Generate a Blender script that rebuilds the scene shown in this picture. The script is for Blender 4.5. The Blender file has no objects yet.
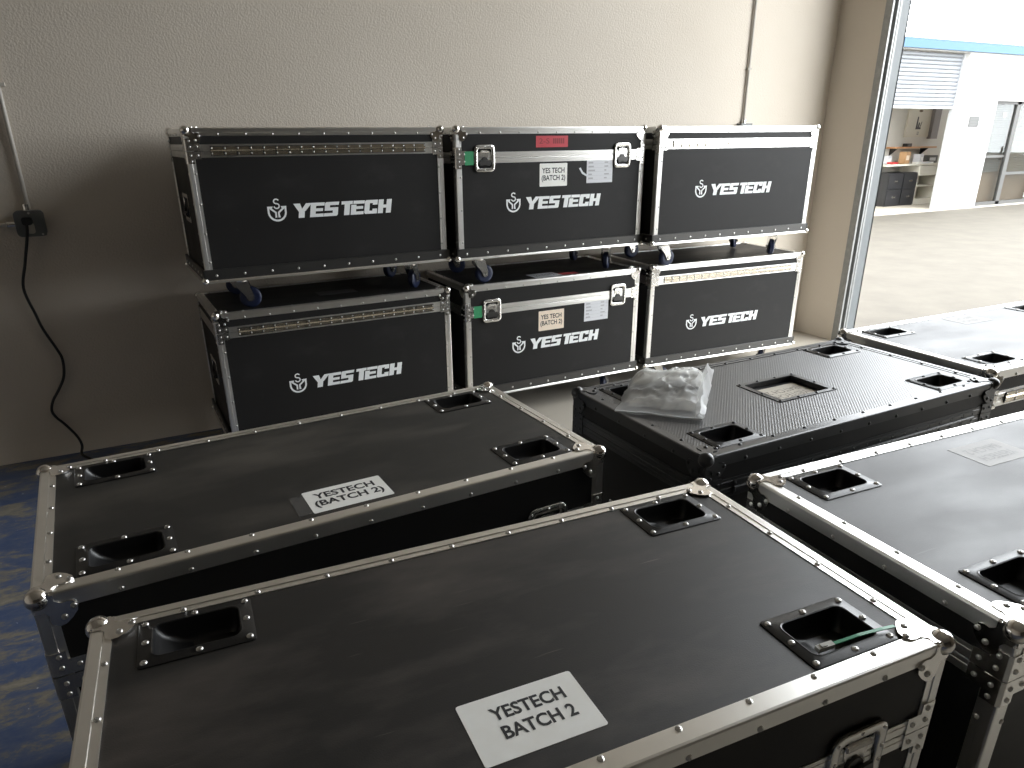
import bpy, math, random
from mathutils import Vector, Matrix, noise

# ------------------------------------------------------------------ camera, sky, sun, exposure
SC = bpy.context.scene
COL = SC.collection
CAM_Z = 1.5141
cd = bpy.data.cameras.new('camera')
cd.sensor_fit = 'HORIZONTAL'; cd.sensor_width = 36.0
cd.lens = 710.584 / 1024 * 36.0
cd.shift_x = (512 - 505.227) / 1024
cd.shift_y = (421.88 - 384) / 1024
cd.clip_start = 0.02; cd.clip_end = 300
cam = bpy.data.objects.new('camera', cd); COL.objects.link(cam)
right = Vector((0.88900137, -0.45780296, -0.00964406))
up = Vector((0.17734395, 0.32481147, 0.92900303))
fwd = Vector((0.42216784, 0.82759529, -0.36994643))
m = Matrix.Identity(4)
for i in range(3):
    m[i][0] = right[i]; m[i][1] = up[i]; m[i][2] = -fwd[i]
m[2][3] = CAM_Z
cam.matrix_world = m
SC.camera = cam

SC.view_settings.view_transform = 'Standard'
SC.view_settings.look = 'None'
SC.view_settings.gamma = 1.0
SC.view_settings.use_curve_mapping = False
SC.view_settings.exposure = 0.0

SKY = 9.6
world = bpy.data.worlds.new('overcast_sky'); SC.world = world
world.use_nodes = True
wn = world.node_tree.nodes; wl = world.node_tree.links
bg = wn['Background']
bg.inputs['Color'].default_value = (0.93, 0.97, 1.0, 1)
bg.inputs['Strength'].default_value = SKY

sd = bpy.data.lights.new('hazy_sun', 'SUN'); sd.energy = 0.4; sd.angle = math.radians(9); sd.color = (1.0, 0.95, 0.87)
sun = bpy.data.objects.new('hazy_sun', sd); COL.objects.link(sun)
sun.rotation_euler = Vector((0.30, 0.62, -0.95)).to_track_quat('-Z', 'Y').to_euler()   # from behind the unit, high

DOOR_Y0, DOOR_Y1, DOOR_H, WALL_X = 0.2, 3.71, 4.6, 4.815
pd = bpy.data.lights.new('doorway_portal', 'AREA'); pd.shape = 'RECTANGLE'
pd.size = DOOR_H; pd.size_y = DOOR_Y1 - DOOR_Y0
pd.cycles.is_portal = True
po = bpy.data.objects.new('doorway_portal', pd); COL.objects.link(po)
po.location = (WALL_X + 0.26, (DOOR_Y0 + DOOR_Y1) / 2, DOOR_H / 2)
po.rotation_euler = (0, math.radians(90), 0)

# ------------------------------------------------------------------ materials
MATS = {}
def mat(name, color, rough=0.5, metal=0.0, spec=0.5, nscale=None, namp=0.0, bump=0.0, bscale=200.0, col2=None, rvar=0.0, coat=0.0):
    if name in MATS: return MATS[name]
    M = bpy.data.materials.new(name); M.use_nodes = True
    nt = M.node_tree; N = nt.nodes; L = nt.links
    b = N['Principled BSDF']
    b.inputs['Base Color'].default_value = (*color, 1)
    b.inputs['Roughness'].default_value = rough
    b.inputs['Metallic'].default_value = metal
    b.inputs['Specular IOR Level'].default_value = spec
    b.inputs['Coat Weight'].default_value = coat
    tc = N.new('ShaderNodeTexCoord')
    if nscale:
        nz = N.new('ShaderNodeTexNoise'); nz.inputs['Scale'].default_value = nscale; nz.inputs['Detail'].default_value = 6
        nz.inputs['Roughness'].default_value = 0.62
        L.new(tc.outputs['Object'], nz.inputs['Vector'])
        rp = N.new('ShaderNodeValToRGB'); L.new(nz.outputs['Fac'], rp.inputs['Fac'])
        c2 = col2 or tuple(min(1, c * (1 + namp)) for c in color)
        rp.color_ramp.elements[0].position = 0.36; rp.color_ramp.elements[0].color = (*color, 1)
        rp.color_ramp.elements[1].position = 0.72; rp.color_ramp.elements[1].color = (*c2, 1)
        L.new(rp.outputs['Color'], b.inputs['Base Color'])
        if rvar:
            mr = N.new('ShaderNodeMapRange'); L.new(nz.outputs['Fac'], mr.inputs['Value'])
            mr.inputs['From Min'].default_value = 0.3; mr.inputs['From Max'].default_value = 0.7
            mr.inputs['To Min'].default_value = rough - rvar; mr.inputs['To Max'].default_value = rough + rvar
            L.new(mr.outputs['Result'], b.inputs['Roughness'])
    if bump:
        n2 = N.new('ShaderNodeTexNoise'); n2.inputs['Scale'].default_value = bscale; n2.inputs['Detail'].default_value = 3
        L.new(tc.outputs['Object'], n2.inputs['Vector'])
        bp = N.new('ShaderNodeBump'); bp.inputs['Strength'].default_value = bump; bp.inputs['Distance'].default_value = 0.002
        L.new(n2.outputs['Fac'], bp.inputs['Height']); L.new(bp.outputs['Normal'], b.inputs['Normal'])
    MATS[name] = M
    return M

def laminate(name, base, scuff, rough, seed, scuff_lo=0.56, scuff_hi=0.8, spec=0.5):
    """black phenolic board: dark base, dusty rubbed patches and fine scratches"""
    M = bpy.data.materials.new(name); M.use_nodes = True
    nt = M.node_tree; N = nt.nodes; L = nt.links; b = N['Principled BSDF']
    tc = N.new('ShaderNodeTexCoord'); mp = N.new('ShaderNodeMapping')
    mp.inputs['Location'].default_value = (seed * 3.7, seed * 1.9, seed)
    mp.inputs['Rotation'].default_value = (0, 0, 0.35 + seed)
    mp.inputs['Scale'].default_value = (1.6, 4.2, 3.0)
    L.new(tc.outputs['Object'], mp.inputs['Vector'])
    n1 = N.new('ShaderNodeTexNoise'); n1.inputs['Scale'].default_value = 1.7; n1.inputs['Detail'].default_value = 7; n1.inputs['Roughness'].default_value = 0.6
    L.new(mp.outputs['Vector'], n1.inputs['Vector'])
    r1 = N.new('ShaderNodeValToRGB'); L.new(n1.outputs['Fac'], r1.inputs['Fac'])
    r1.color_ramp.elements[0].position = scuff_lo; r1.color_ramp.elements[0].color = (*base, 1)
    r1.color_ramp.elements[1].position = scuff_hi; r1.color_ramp.elements[1].color = (*scuff, 1)
    b.inputs['Specular IOR Level'].default_value = spec
    # thin scratches
    m2 = N.new('ShaderNodeMapping'); m2.inputs['Rotation'].default_value = (0, 0, 0.9 + seed); m2.inputs['Scale'].default_value = (3, 60, 3)
    L.new(tc.outputs['Object'], m2.inputs['Vector'])
    n2 = N.new('ShaderNodeTexNoise'); n2.inputs['Scale'].default_value = 2.2; n2.inputs['Detail'].default_value = 2
    L.new(m2.outputs['Vector'], n2.inputs['Vector'])
    r2 = N.new('ShaderNodeValToRGB'); L.new(n2.outputs['Fac'], r2.inputs['Fac'])
    r2.color_ramp.elements[0].position = 0.74; r2.color_ramp.elements[0].color = (0, 0, 0, 1)
    r2.color_ramp.elements[1].position = 0.80; r2.color_ramp.elements[1].color = (*[c * 0.7 for c in scuff], 1)
    ad = N.new('ShaderNodeMix'); ad.data_type = 'RGBA'; ad.blend_type = 'ADD'; ad.inputs[0].default_value = 1.0
    L.new(r1.outputs['Color'], ad.inputs[6]); L.new(r2.outputs['Color'], ad.inputs[7])
    L.new(ad.outputs[2], b.inputs['Base Color'])
    mr = N.new('ShaderNodeMapRange'); L.new(n1.outputs['Fac'], mr.inputs['Value'])
    mr.inputs['From Min'].default_value = 0.3; mr.inputs['From Max'].default_value = 0.75
    mr.inputs['To Min'].default_value = rough - 0.05; mr.inputs['To Max'].default_value = rough + 0.09
    L.new(mr.outputs['Result'], b.inputs['Roughness'])
    n3 = N.new('ShaderNodeTexNoise'); n3.inputs['Scale'].default_value = 420; n3.inputs['Detail'].default_value = 2
    L.new(tc.outputs['Object'], n3.inputs['Vector'])
    bp = N.new('ShaderNodeBump'); bp.inputs['Strength'].default_value = 0.25; bp.inputs['Distance'].default_value = 0.0008
    L.new(n3.outputs['Fac'], bp.inputs['Height']); L.new(bp.outputs['Normal'], b.inputs['Normal'])
    return M

def wear_floor():
    M = bpy.data.materials.new('painted_floor'); M.use_nodes = True
    nt = M.node_tree; N = nt.nodes; L = nt.links; b = N['Principled BSDF']
    tc = N.new('ShaderNodeTexCoord')
    mp = N.new('ShaderNodeMapping'); mp.inputs['Scale'].default_value = (1.6, 3.4, 1); mp.inputs['Rotation'].default_value = (0, 0, 0.45)
    L.new(tc.outputs['Object'], mp.inputs['Vector'])
    n1 = N.new('ShaderNodeTexNoise'); n1.inputs['Scale'].default_value = 3.1; n1.inputs['Detail'].default_value = 9; n1.inputs['Roughness'].default_value = 0.74; n1.inputs['Distortion'].default_value = 0.3
    L.new(mp.outputs['Vector'], n1.inputs['Vector'])
    sx = N.new('ShaderNodeSeparateXYZ'); L.new(tc.outputs['Object'], sx.inputs['Vector'])
    # the blue paint survives left of the cases, rubbed off towards the doorway
    mr = N.new('ShaderNodeMapRange'); L.new(sx.outputs['X'], mr.inputs['Value'])
    mr.inputs['From Min'].default_value = 0.3; mr.inputs['From Max'].default_value = 1.3
    mr.inputs['To Min'].default_value = 0.0; mr.inputs['To Max'].default_value = 0.42
    ad = N.new('ShaderNodeMath'); ad.operation = 'ADD'; L.new(n1.outputs['Fac'], ad.inputs[0]); L.new(mr.outputs['Result'], ad.inputs[1])
    rp = N.new('ShaderNodeValToRGB'); L.new(ad.outputs['Value'], rp.inputs['Fac'])
    e = rp.color_ramp.elements
    e[0].position = 0.40; e[0].color = (0.050, 0.084, 0.185, 1)
    e[1].position = 0.50; e[1].color = (0.09, 0.115, 0.19, 1)
    k = e.new(0.57); k.color = (0.20, 0.185, 0.15, 1)
    k = e.new(0.82); k.color = (0.40, 0.365, 0.31, 1)
    n2 = N.new('ShaderNodeTexNoise'); n2.inputs['Scale'].default_value = 60; n2.inputs['Detail'].default_value = 3
    L.new(tc.outputs['Object'], n2.inputs['Vector'])
    r2 = N.new('ShaderNodeValToRGB'); L.new(n2.outputs['Fac'], r2.inputs['Fac'])
    r2.color_ramp.elements[0].position = 0.70; r2.color_ramp.elements[0].color = (0, 0, 0, 1)
    r2.color_ramp.elements[1].position = 0.76; r2.color_ramp.elements[1].color = (0.35, 0.36, 0.36, 1)
    mx = N.new('ShaderNodeMix'); mx.data_type = 'RGBA'; mx.blend_type = 'ADD'; mx.inputs[0].default_value = 1.0
    L.new(rp.outputs['Color'], mx.inputs[6]); L.new(r2.outputs['Color'], mx.inputs[7])
    L.new(mx.outputs[2], b.inputs['Base Color'])
    b.inputs['Roughness'].default_value = 0.45
    return M

def stucco(name, color, col2, strength=0.55):
    M = bpy.data.materials.new(name); M.use_nodes = True
    nt = M.node_tree; N = nt.nodes; L = nt.links; b = N['Principled BSDF']
    tc = N.new('ShaderNodeTexCoord')
    n0 = N.new('ShaderNodeTexNoise'); n0.inputs['Scale'].default_value = 1.3; n0.inputs['Detail'].default_value = 5
    L.new(tc.outputs['Object'], n0.inputs['Vector'])
    rp = N.new('ShaderNodeValToRGB'); L.new(n0.outputs['Fac'], rp.inputs['Fac'])
    rp.color_ramp.elements[0].position = 0.3; rp.color_ramp.elements[0].color = (*color, 1)
    rp.color_ramp.elements[1].position = 0.7; rp.color_ramp.elements[1].color = (*col2, 1)
    L.new(rp.outputs['Color'], b.inputs['Base Color'])
    b.inputs['Roughness'].default_value = 0.75
    n1 = N.new('ShaderNodeTexNoise'); n1.inputs['Scale'].default_value = 105; n1.inputs['Detail'].default_value = 2.0; n1.inputs['Roughness'].default_value = 0.5
    L.new(tc.outputs['Object'], n1.inputs['Vector'])
    bp = N.new('ShaderNodeBump'); bp.inputs['Strength'].default_value = strength; bp.inputs['Distance'].default_value = 0.004
    L.new(n1.outputs['Fac'], bp.inputs['Height']); L.new(bp.outputs['Normal'], b.inputs['Normal'])
    return M

def tread_plate():
    """black chequer sheet: small raised ribs in a diagonal grid"""
    M = bpy.data.materials.new('black_tread_sheet'); M.use_nodes = True
    nt = M.node_tree; N = nt.nodes; L = nt.links; b = N['Principled BSDF']
    b.inputs['Base Color'].default_value = (0.026, 0.026, 0.027, 1); b.inputs['Roughness'].default_value = 0.36; b.inputs['Specular IOR Level'].default_value = 0.9
    tc = N.new('ShaderNodeTexCoord')
    hs = []
    for ang in (math.radians(45), math.radians(-45)):
        mp = N.new('ShaderNodeMapping'); mp.inputs['Rotation'].default_value = (0, 0, ang)
        L.new(tc.outputs['Object'], mp.inputs['Vector'])
        wv = N.new('ShaderNodeTexWave'); wv.wave_type = 'BANDS'; wv.bands_direction = 'X'; wv.wave_profile = 'SIN'
        wv.inputs['Scale'].default_value = 42.0; wv.inputs['Distortion'].default_value = 0
        L.new(mp.outputs['Vector'], wv.inputs['Vector']); hs.append(wv)
    mm = N.new('ShaderNodeMath'); mm.operation = 'MULTIPLY'
    L.new(hs[0].outputs['Fac'], mm.inputs[0]); L.new(hs[1].outputs['Fac'], mm.inputs[1])
    bp = N.new('ShaderNodeBump'); bp.inputs['Strength'].default_value = 0.55; bp.inputs['Distance'].default_value = 0.0014
    L.new(mm.outputs['Value'], bp.inputs['Height']); L.new(bp.outputs['Normal'], b.inputs['Normal'])
    return M

def film():
    M = bpy.data.materials.new('clear_plastic_film'); M.use_nodes = True
    nt = M.node_tree; N = nt.nodes; L = nt.links
    b = N['Principled BSDF']; out = N['Material Output']
    b.inputs['Base Color'].default_value = (0.85, 0.86, 0.86, 1); b.inputs['Roughness'].default_value = 0.16
    b.inputs['Specular IOR Level'].default_value = 0.9
    tr = N.new('ShaderNodeBsdfTransparent'); tr.inputs['Color'].default_value = (0.97, 0.97, 0.97, 1)
    lw = N.new('ShaderNodeLayerWeight'); pw = N.new('ShaderNodeMath'); pw.operation = 'POWER'; pw.inputs[1].default_value = 3.5
    L.new(lw.outputs['Facing'], pw.inputs[0])
    mr = N.new('ShaderNodeMapRange'); L.new(pw.outputs['Value'], mr.inputs['Value'])
    mr.inputs['To Min'].default_value = 0.40; mr.inputs['To Max'].default_value = 0.95
    tl = N.new('ShaderNodeBsdfTranslucent'); tl.inputs['Color'].default_value = (0.92, 0.92, 0.90, 1)
    m2 = N.new('ShaderNodeMixShader'); m2.inputs['Fac'].default_value = 0.45
    L.new(b.outputs['BSDF'], m2.inputs[1]); L.new(tl.outputs['BSDF'], m2.inputs[2])
    mx = N.new('ShaderNodeMixShader'); L.new(mr.outputs['Result'], mx.inputs['Fac'])
    L.new(tr.outputs['BSDF'], mx.inputs[1]); L.new(m2.outputs['Shader'], mx.inputs[2])
    L.new(mx.outputs['Shader'], out.inputs['Surface'])
    return M

def glass():
    M = bpy.data.materials.new('window_glass'); M.use_nodes = True
    nt = M.node_tree; N = nt.nodes; L = nt.links
    out = N['Material Output']
    gl = N.new('ShaderNodeBsdfGlossy'); gl.inputs['Roughness'].default_value = 0.02
    tr = N.new('ShaderNodeBsdfTransparent'); tr.inputs['Color'].default_value = (0.82, 0.84, 0.83, 1)
    fr = N.new('ShaderNodeLayerWeight'); pw = N.new('ShaderNodeMath'); pw.operation = 'POWER'; pw.inputs[1].default_value = 5.0
    L.new(fr.outputs['Facing'], pw.inputs[0])
    mr = N.new('ShaderNodeMapRange'); L.new(pw.outputs['Value'], mr.inputs['Value'])
    mr.inputs['To Min'].default_value = 0.04; mr.inputs['To Max'].default_value = 1.0
    mx = N.new('ShaderNodeMixShader'); L.new(mr.outputs['Result'], mx.inputs['Fac'])
    L.new(tr.outputs['BSDF'], mx.inputs[1]); L.new(gl.outputs['BSDF'], mx.inputs[2])
    L.new(mx.outputs['Shader'], out.inputs['Surface'])
    return M

ALU = mat('brushed_aluminium', (0.66, 0.65, 0.62), 0.36, 1.0, nscale=9, col2=(0.74, 0.73, 0.70), rvar=0.06)
def alu_dir(name, axis):
    M = mat(name, (0.84, 0.83, 0.80), 0.33, 1.0, nscale=9, col2=(0.90, 0.89, 0.86))
    N = M.node_tree.nodes; L = M.node_tree.links; b = N['Principled BSDF']
    b.inputs['Anisotropic'].default_value = 0.6; b.inputs['Anisotropic Rotation'].default_value = 0.25
    vt = N.new('ShaderNodeVectorTransform'); vt.vector_type = 'VECTOR'; vt.convert_from = 'OBJECT'; vt.convert_to = 'WORLD'
    vt.inputs[0].default_value = axis
    L.new(vt.outputs[0], b.inputs['Tangent'])
    return M
ALU_X = alu_dir('brushed_aluminium_along', (1, 0, 0)); ALU_Y = alu_dir('brushed_aluminium_across', (0, 1, 0)); ALU_Z = alu_dir('brushed_aluminium_upright', (0, 0, 1))
def by_dir(EM, ext):
    if EM is not ALU: return EM
    ext = [abs(v) for v in ext]; i = ext.index(max(ext))
    return (ALU_X, ALU_Y, ALU_Z)[i]
CHROME = mat('bright_steel', (0.82, 0.81, 0.78), 0.24, 1.0)
POLISHED = mat('polished_steel', (0.78, 0.76, 0.73), 0.15, 1.0)
HINGE = mat('hinge_steel', (0.80, 0.74, 0.62), 0.22, 1.0)  # warm tint painted in for brown surroundings mirrored in the steel
ZINC = mat('zinc_rivet', (0.62, 0.61, 0.59), 0.38, 1.0)
DARKSTEEL = mat('dark_steel_band', (0.085, 0.083, 0.08), 0.36, 0.8)
BLACKALU = mat('black_coated_aluminium', (0.022, 0.022, 0.023), 0.32, 0.0, 0.6)
BLACKSTEEL = mat('black_powder_steel', (0.007, 0.007, 0.0075), 0.33, 0.0, 0.5, bump=0.15, bscale=500)
RUBBER = mat('black_rubber', (0.012, 0.012, 0.012), 0.6)
BLUEWHEEL = mat('blue_rubber_wheel', (0.012, 0.020, 0.060), 0.42)
GREYHUB = mat('grey_nylon_hub', (0.05, 0.05, 0.055), 0.5)
PRINT = mat('white_print', (0.84, 0.86, 0.86), 0.55)
INK = mat('black_ink', (0.02, 0.02, 0.022), 0.6)
GREYINK = mat('grey_ink', (0.22, 0.22, 0.22), 0.7)
PAPERW = mat('white_paper', (0.90, 0.90, 0.87), 0.6, nscale=14, col2=(0.84, 0.83, 0.78))
PAPERC = mat('cream_paper', (0.84, 0.71, 0.57), 0.65, nscale=10, col2=(0.80, 0.68, 0.56))
PAPERG = mat('pale_grey_paper', (0.66, 0.67, 0.70), 0.6)
PAPERTAN = mat('faded_tan_paper', (0.55, 0.50, 0.41), 0.65, nscale=12, col2=(0.47, 0.43, 0.36))
PAPEROLD = mat('rubbed_grey_paper', (0.150, 0.136, 0.110), 0.5, nscale=16, col2=(0.110, 0.100, 0.085))
TANINK = mat('faded_ink', (0.22, 0.19, 0.15), 0.6)
OLDINK = mat('rubbed_ink', (0.075, 0.066, 0.052), 0.5)
REDTAPE = mat('red_tape', (0.52, 0.045, 0.06), 0.45)
DARKRED = mat('dark_red_ink', (0.22, 0.02, 0.025), 0.5)
GREENTAPE = mat('green_tape', (0.03, 0.27, 0.11), 0.5)
CLEARTAPE = mat('clear_tape', (0.05, 0.05, 0.05), 0.22)
LAM_REAR = laminate('black_laminate_upright', (0.0165, 0.0158, 0.0155), (0.030, 0.029, 0.028), 0.46, 0.3, spec=0.20)
TREAD = tread_plate()
GLASS = glass()
FILM = film()

# ------------------------------------------------------------------ mesh helpers
class MB:
    def __init__(s): s.v = []; s.f = []
    def add(s, vs, fs):
        o = len(s.v); s.v += [tuple(x) for x in vs]; s.f += [tuple(o + i for i in f) for f in fs]; return s
    def box(s, x0, x1, y0, y1, z0, z1):
        return s.add([(x0,y0,z0),(x1,y0,z0),(x1,y1,z0),(x0,y1,z0),(x0,y0,z1),(x1,y0,z1),(x1,y1,z1),(x0,y1,z1)],
              [(0,3,2,1),(4,5,6,7),(0,1,5,4),(1,2,6,5),(2,3,7,6),(3,0,4,7)])
    def prism(s, poly, org, a, b, ext):
        """poly: 2-D outline mapped to org + p*a + q*b, pushed along ext"""
        org, a, b, ext = map(Vector, (org, a, b, ext)); n = len(poly)
        v0 = [org + a * p + b * q for p, q in poly]
        fs = [tuple(range(n))[::-1], tuple(range(n, 2 * n))] + [(i, (i + 1) % n, n + (i + 1) % n, n + i) for i in range(n)]
        return s.add(v0 + [v + ext for v in v0], fs)
    def tube(s, pts, r, n=8, cap=True):
        pts = [Vector(p) for p in pts]; rings = []
        ref = None
        for i, p in enumerate(pts):
            t = (pts[min(i + 1, len(pts) - 1)] - pts[max(i - 1, 0)]).normalized()
            if ref is None: ref = t.orthogonal().normalized()
            ref = (ref - t * ref.dot(t)).normalized(); bb = t.cross(ref)
            rr = r[i] if isinstance(r, (list, tuple)) else r
            rings.append([p + (ref * math.cos(2 * math.pi * k / n) + bb * math.sin(2 * math.pi * k / n)) * rr for k in range(n)])
        vs = [v for g in rings for v in g]
        fs = [(i * n + k, i * n + (k + 1) % n, (i + 1) * n + (k + 1) % n, (i + 1) * n + k) for i in range(len(pts) - 1) for k in range(n)]
        if cap: fs += [tuple(range(n))[::-1], tuple(range((len(pts) - 1) * n, len(pts) * n))]
        return s.add(vs, fs)
    def loft(s, rings, cap0=False, cap1=False):
        n = len(rings[0]); vs = [v for g in rings for v in g]
        fs = [(i * n + k, i * n + (k + 1) % n, (i + 1) * n + (k + 1) % n, (i + 1) * n + k) for i in range(len(rings) - 1) for k in range(n)]
        if cap0: fs.append(tuple(range(n))[::-1])
        if cap1: fs.append(tuple(range((len(rings) - 1) * n, len(rings) * n)))
        return s.add(vs, fs)
    def sphere(s, c, r, nu=14, nv=9):
        c = Vector(c); vs = [c + Vector((0, 0, -r))]
        for j in range(1, nv):
            ph = -math.pi / 2 + math.pi * j / nv
            for i in range(nu):
                th = 2 * math.pi * i / nu
                vs.append(c + Vector((math.cos(ph) * math.cos(th), math.cos(ph) * math.sin(th), math.sin(ph))) * r)
        vs.append(c + Vector((0, 0, r))); fs = []
        for i in range(nu):
            fs.append((0, 1 + (i + 1) % nu, 1 + i)); k = 1 + (nv - 2) * nu
            fs.append((len(vs) - 1, k + i, k + (i + 1) % nu))
        for j in range(nv - 2):
            for i in range(nu):
                a = 1 + j * nu
                fs.append((a + i, a + (i + 1) % nu, a + nu + (i + 1) % nu, a + nu + i))
        return s.add(vs, fs)
    def rivet(s, p, nrm, r=0.005, h=0.0026, n=9):
        p = Vector(p); nrm = Vector(nrm).normalized(); a = nrm.orthogonal().normalized(); b = nrm.cross(a)
        rings = []
        for rr, hh in ((1.0, -0.05), (0.96, 0.45), (0.72, 0.9), (0.36, 1.0), (0.26, 0.55)):
            rings.append([p + nrm * (hh * h) + (a * math.cos(2 * math.pi * k / n) + b * math.sin(2 * math.pi * k / n)) * (rr * r) for k in range(n)])
        return s.loft(rings, cap1=True)
    def obj(s, name, material, parent=None, smooth=None, kind=None):
        me = bpy.data.meshes.new(name); me.from_pydata(s.v, [], s.f); me.validate(); me.update()
        me.materials.append(material)
        return link_mesh(name, me, parent, smooth, kind)

def link_mesh(name, me, parent=None, smooth=None, kind=None):
    if smooth:
        me.shade_smooth(); me.set_sharp_from_angle(angle=math.radians(smooth))
    o = bpy.data.objects.new(name, me); COL.objects.link(o)
    if parent: o.parent = parent
    if kind: o['kind'] = kind
    return o

def inst(src, parent, loc=(0, 0, 0), rot=(0, 0, 0), name=None):
    o = src.copy(); COL.objects.link(o); o.parent = parent; o.location = loc; o.rotation_euler = rot
    return o

def thing(name, label, cat, loc=(0, 0, 0), rz=0, group=None):
    o = bpy.data.objects.new(name, None); COL.objects.link(o); o.empty_display_size = 0.1
    o.location = loc; o.rotation_euler = (0, 0, rz); o['label'] = label; o['category'] = cat
    if group: o['group'] = group
    return o
def tag(o, label, cat, group=None):
    o['label'] = label; o['category'] = cat
    if group: o['group'] = group
    return o
def struct(o):
    o['kind'] = 'structure'; return o

def rrect(w, h, r, n=5, cx=0, cy=0):
    pts = []
    for sx, sy, a0 in ((1, 1, 0), (-1, 1, 90), (-1, -1, 180), (1, -1, 270)):
        for i in range(n + 1):
            a = math.radians(a0 + 90 * i / n)
            pts.append((cx + sx * (w / 2 - r) + r * math.cos(a), cy + sy * (h / 2 - r) + r * math.sin(a)))
    return pts

FONT_CACHE = {}
def text_poly(body, size=1.0, bold=0.0, spacing=1.0, line=1.0):
    key = (body, size, bold, spacing, line)
    if key in FONT_CACHE: return FONT_CACHE[key]
    cu = bpy.data.curves.new('lettering', 'FONT'); cu.body = body; cu.size = size; cu.align_x = 'CENTER'
    cu.offset = bold; cu.space_character = spacing; cu.space_line = line; cu.resolution_u = 3
    ob = bpy.data.objects.new('lettering', cu); COL.objects.link(ob)
    dg = bpy.context.evaluated_depsgraph_get(); dg.update()
    me = ob.evaluated_get(dg).to_mesh()
    vs = [v.co.copy() for v in me.vertices]; fs = [tuple(p.vertices) for p in me.polygons]
    ob.evaluated_get(dg).to_mesh_clear()
    bpy.data.objects.remove(ob); bpy.data.curves.remove(cu)
    x0 = min(v.x for v in vs); x1 = max(v.x for v in vs); y0 = min(v.y for v in vs); y1 = max(v.y for v in vs)
    vs = [((v.x - (x0 + x1) / 2) / (x1 - x0), (v.y - (y0 + y1) / 2) / (y1 - y0)) for v in vs]   # unit box
    FONT_CACHE[key] = (vs, fs)
    return vs, fs
def text_mb(mb, body, c, a, b, w, h, lift, **kw):
    c, a, b = Vector(c), Vector(a), Vector(b); n = a.cross(b).normalized()
    vs, fs = text_poly(body, **kw)
    return mb.add([c + a * (x * w) + b * (y * h) + n * lift for x, y in vs], fs)

# ------------------------------------------------------------------ the room
WB = 4.078
WALLM = stucco('beige_stucco', (0.60, 0.535, 0.45), (0.64, 0.575, 0.49))
FLOORM = wear_floor()
CEILM = mat('grey_ceiling', (0.62, 0.59, 0.54), 0.8)
DARKROOM = mat('brown_wall_paint', (0.15, 0.13, 0.105), 0.8)
RX0, RY0, RH = -4.6, -7.0, 5.3
WT = 0.225
struct(MB().box(RX0 - .2, WALL_X + WT, RY0 - .2, WB + .2, -0.2, 0).obj('floor', FLOORM))
struct(MB().box(RX0 - .2, WALL_X + WT, RY0 - .2, WB + .2, RH, RH + .2).obj('ceiling', CEILM))
struct(MB().box(RX0 - .2, WALL_X + WT, WB, WB + .2, 0, RH).obj('wall_back', WALLM))
struct(MB().box(RX0 - .2, RX0, RY0, WB, 0, RH).obj('wall_left', WALLM))
struct(MB().box(RX0 - .2, WALL_X + WT, RY0 - .2, RY0, 0, RH).obj('wall_front', DARKROOM))
wr = MB()
wr.box(WALL_X, WALL_X + WT, DOOR_Y1, WB, 0, RH)
wr.box(WALL_X, WALL_X + WT, RY0, DOOR_Y0, 0, RH)
wr.box(WALL_X, WALL_X + WT, DOOR_Y0, DOOR_Y1, DOOR_H, RH)
struct(wr.obj('wall_right', WALLM))
# steel door jamb: grey guide channel and pale plate on the reveal
JGREY = mat('galvanised_guide', (0.24, 0.245, 0.24), 0.5, 0.6, nscale=30, col2=(0.31, 0.31, 0.30))
JPALE = mat('pale_painted_steel', (0.115, 0.125, 0.128), 0.55, nscale=8, col2=(0.135, 0.146, 0.150))
jb = MB()
for y in (DOOR_Y1, DOOR_Y0):
    s = -1 if y == DOOR_Y1 else 1
    pr = [(0, 0), (0, 0.055), (0.012, 0.055), (0.012, 0.022), (0.040, 0.022), (0.040, 0.055), (0.052, 0.055), (0.052, 0.030), (0.062, 0.030), (0.062, 0.050), (0.075, 0.050), (0.075, 0)]
    pr = [(u * 1.35, v) for u, v in pr]
    jb.prism(pr if s < 0 else pr[::-1], (WALL_X - 0.004, y, 0), (1, 0, 0), (0, s, 0), (0, 0, DOOR_H))
struct(jb.obj('trim_1', JGREY))
jp = MB()
jp.box(WALL_X + 0.097, WALL_X + WT + 0.012, DOOR_Y1 - 0.012, DOOR_Y1, 0, DOOR_H)
jp.box(WALL_X + 0.097, WALL_X + WT + 0.012, DOOR_Y0, DOOR_Y0 + 0.012, 0, DOOR_H)
jp.box(WALL_X - 0.004, WALL_X + WT + 0.012, DOOR_Y0, DOOR_Y1, DOOR_H - 0.012, DOOR_H)
jp.box(WALL_X + WT, WALL_X + WT + 0.012, DOOR_Y1 - 0.012, DOOR_Y1 + 0.09, 0, DOOR_H)
struct(jp.obj('trim_2', JPALE))

# ------------------------------------------------------------------ flight cases
FL = 0.033          # flange width of the edge profiles
PROFILE = [(FL, .0018), (.0205, .0018), (.0195, .0002), (.0045, 0), (.0013, .0013), (0, .0045), (.0002, .0195), (.0018, .0205), (.0018, FL), (.0062, FL), (.0062, .0062), (FL, .0062)]
CAST = 0.146        # caster height

MESHES = {}
def shared(key, make):
    if key not in MESHES: MESHES[key] = make()
    return MESHES[key]
def mesh_of(mb, name, material, smooth=None):
    me = bpy.data.meshes.new(name); me.from_pydata(mb.v, [], mb.f); me.validate(); me.update(); me.materials.append(material)
    if smooth: me.shade_smooth(); me.set_sharp_from_angle(angle=math.radians(smooth))
    return me

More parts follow.
